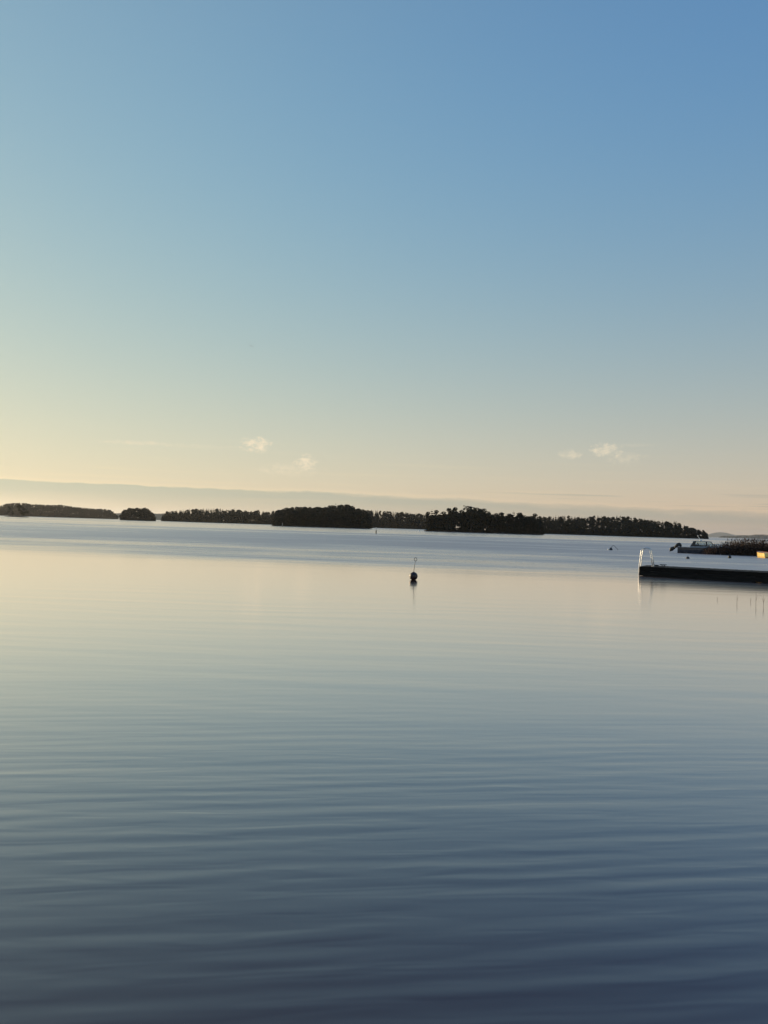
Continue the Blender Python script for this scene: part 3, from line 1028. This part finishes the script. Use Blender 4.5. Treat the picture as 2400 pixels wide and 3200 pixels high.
for k in range(3):
    a = 2 * math.pi * k / 3 + 0.4
    c = Vector((-0.92, 0, 0.30))
    u_ = Vector((0.35 * math.cos(a), math.sin(a), 0.9 * math.cos(a)))
    pr.loft([[c + Vector((-0.03, 0, 0.03)), c + Vector((0.03, 0.01, -0.03)), c + u_ * 0.2 + Vector((0.05, 0, -0.05)), c + u_ * 0.2 + Vector((-0.05, 0, 0.05))],
             [c + Vector((-0.045, 0, 0.01)), c + Vector((0.015, 0.01, -0.05)), c + u_ * 0.2 + Vector((0.035, 0, -0.07)), c + u_ * 0.2 + Vector((-0.065, 0, 0.03))]])
pr.build('propeller', M_MOTOR, om)

# ------------------------------------------------------------------ little sunlit boat at the right border
LB = onwater(2408, 1744.5)
lb_ = empty('small_boat', LB, R(86))
tag(lb_, 'little boat glowing yellow-orange in the low sun, cut by the right border', 'boat')


def dinghy_ring(u, inset=0.0):
    x = 3.4 * u
    half = 0.68 * (1 - max(0, (u - 0.45) / 0.55) ** 2.0) + 0.03 - inset
    half = max(half, 0.02)
    top = 0.56 + 0.14 * u * u
    return [(x, -half * 0.72, -0.10 + 0.2 * max(0, u - 0.7)), (x, -half * 0.95, 0.16), (x, -half, top), (x, half, top), (x, half * 0.95, 0.16), (x, half * 0.72, -0.10 + 0.2 * max(0, u - 0.7))]


MB().loft([dinghy_ring(u) for u in np.linspace(0, 1, 11)]).build('hull', M_ORANGE, lb_, bevel=0.02)
for sgn in (2, 3):
    MB().tube([(Vector(dinghy_ring(u)[sgn]) + Vector((0, 0, 0.02))) for u in np.linspace(0, 1, 11)], 0.032, 6).build('gunwale', M_RED, lb_)
MB().box((-0.035, -0.62, 0.04), (-0.004, 0.62, 0.12)).build('transom_strip', M_RED, lb_)
MB().box((-0.03, -0.16, 0.20), (-0.004, 0.16, 0.50)).build('motor_pad', M_ORANGE, lb_, bevel=0.008)
MB().box((0.0, -0.70, 0.61), (0.10, -0.45, 0.70)).build('stern_seat_block', M_ORANGE, lb_, bevel=0.02)
for xx, yy, hh in ((0.55, -0.55, 0.62), (1.2, -0.62, 0.72)):
    MB().tube([(xx, yy, 0.58), (xx, yy, 0.58 + hh)], 0.016, 6).build('post', M_LIGHTW, lb_)
MB().tube([(0.25, -0.2, 0.62), (0.55, -0.1, 1.25)], 0.016, 6).build('oar', M_LIGHTW, lb_)

# ------------------------------------------------------------------ reed bed
V, F = [], []
tip = onwater(2205, 1731)
for i in range(7500):
    u = random.random() ** 0.8
    x = 40.6 + u * 26.0
    y = 97.0 + random.random() ** 1.2 * (1.5 + 11.0 * min(1, u * 2.2)) - 0.10 * (x - 40.6)
    den = min(1.0, 0.12 + (x - 40.6) / 5.0)
    if random.random() > den:
        continue
    hgt = (0.9 + 1.0 * min(1, (x - 40.6) / 6.0)) * random.uniform(0.6, 1.12)
    lean = Vector((random.gauss(0.03, 0.10), random.gauss(0, 0.08), 1)).normalized()
    a = random.uniform(0, math.pi)
    w_ = random.uniform(0.010, 0.020)
    b0 = Vector((x, y, -0.1))
    s_ = Vector((math.cos(a), math.sin(a), 0)) * w_
    t1 = b0 + lean * hgt * 0.6
    t2 = b0 + lean * hgt + Vector((random.gauss(0.08, 0.08), 0, -0.02))
    k = len(V)
    V += [b0 - s_, b0 + s_, t1 + s_ * 0.8, t1 - s_ * 0.8, t2]
    F += [(k, k + 1, k + 2, k + 3), (k + 3, k + 2, k + 4)]
    if random.random() < 0.55:                       # plume
        k = len(V)
        pw = Vector((math.cos(a), math.sin(a), 0)) * random.uniform(0.025, 0.05)
        V += [t2 - lean * 0.05, t2 + pw + lean * 0.10, t2 + lean * 0.30 + pw * 0.4, t2 - pw * 0.7 + lean * 0.12]
        F += [(k, k + 1, k + 2), (k, k + 2, k + 3)]
    for _ in range(2):                               # blades
        k = len(V)
        z_ = random.uniform(0.25, 0.85)
        p_ = b0 + lean * hgt * z_
        th = random.uniform(0, 2 * math.pi)
        dr = Vector((math.cos(th), math.sin(th), 0.55)) * random.uniform(0.25, 0.5)
        sd_ = Vector((-math.sin(th), math.cos(th), 0)) * 0.018
        V += [p_ - sd_, p_ + sd_, p_ + dr * 0.6 + sd_ * 0.7, p_ + dr + Vector((0, 0, -0.1))]
        F += [(k, k + 1, k + 2), (k, k + 2, k + 3)]
reeds = mesh_obj('reed_bed', V, F, M_REED)
tag(reeds, 'dark brown reed bed standing in the water at the right border', 'reeds', kind='stuff')

# a few reed stems in the calm water this side of the dock
for i, (px, py, top, ln, lb) in enumerate(((2303, 1886, 1859, 0.0, 'thin single reed stem in front of the dock, leftmost of the few'),
                                           (2345, 1882, 1868, 0.3, 'shortest bent reed stem in front of the dock'),
                                           (2362, 1891, 1853, 0.0, 'straight upright reed stem in front of the dock near the right border'),
                                           (2386, 1895, 1862, -0.12, 'thickest reed tuft in front of the dock, at the right border'),
                                           (2241, 1876, 1866, 0.1, 'tiny reed tip in front of the dock, well left of the other stems'))):
    q = onwater(px, py)
    e = empty('reed_stem', q)
    tag(e, lb, 'reed', 'reed stems in front of the dock')
    hgt = (py - top) * q.y / FPX
    MB().tube([(0, 0, -0.2), (ln * 0.02, 0, hgt * 0.5), (ln * hgt * 0.4, 0, hgt)], [0.005, 0.0045, 0.002], 5).build('stem', M_REED, e)
    for s_ in ((1, -1) if i == 3 else (1,)):
        MB().loft([[(0, -0.008, hgt * 0.35), (0, 0.008, hgt * 0.35)], [(s_ * 0.03, -0.007, hgt * 0.65), (s_ * 0.03, 0.007, hgt * 0.65)], [(s_ * 0.05, 0, hgt * 0.8), (s_ * 0.05, 0.001, hgt * 0.8)]], closed=False, cap=False).build('blade', M_REED, e)

# ------------------------------------------------------------------ two far birds in the sky
for px, py, Y, span, roll_, lb in ((331, 667, 330, 0.9, 10, 'tiny bird high in the sky at the upper left'), (785, 1081, 170, 1.15, -18, 'gliding bird low in the sky above the small clouds')):
    q = at(px, py, Y)
    e = empty('bird', q)
    e.rotation_euler = (0, R(-roll_), R(20))
    tag(e, lb, 'bird')
    MB().loft([[(0.05 * s_ * math.cos(a), y, 0.05 * s_ * math.sin(a)) for a in np.linspace(0, 2 * math.pi, 8, endpoint=False)] for y, s_ in ((-0.24, 0.2), (-0.14, 0.9), (0, 1.1), (0.14, 0.8), (0.26, 0.3))]).build('body', M_BIRD, e, smooth=True)
    for sgn in (-1, 1):
        hs = span / 2 * sgn
        MB().loft([[(x * hs, y0, z + 0.008), (x * hs, y1, z + 0.002), (x * hs, y1, z - 0.002), (x * hs, y0, z - 0.008)] for x, y0, y1, z in ((0.05, -0.09, 0.08, 0.0), (0.5, -0.04, 0.09, 0.06), (1.0, -0.06, -0.03, 0.02))]).build('wing', M_BIRD, e)

# ------------------------------------------------------------------ the air
haze, t, p = mat('thin_morning_haze')
for nd in list(haze.node_tree.nodes):
    haze.node_tree.nodes.remove(nd)
pv = t.node('ShaderNodeVolumePrincipled')
pv.inputs['Color'].default_value = (0.92, 0.92, 0.92, 1)
pv.inputs['Density'].default_value = HAZE
pv.inputs['Anisotropy'].default_value = 0.45
ho = t.node('ShaderNodeOutputMaterial')
t.l.new(pv.outputs[0], ho.inputs['Volume'])
hb = MB().box((-W - 100, -260, -2.0), (W + 100, W + 100, 230)).build('haze', haze)
tag(hb, 'thin pale haze over the whole lake', 'haze', kind='stuff')
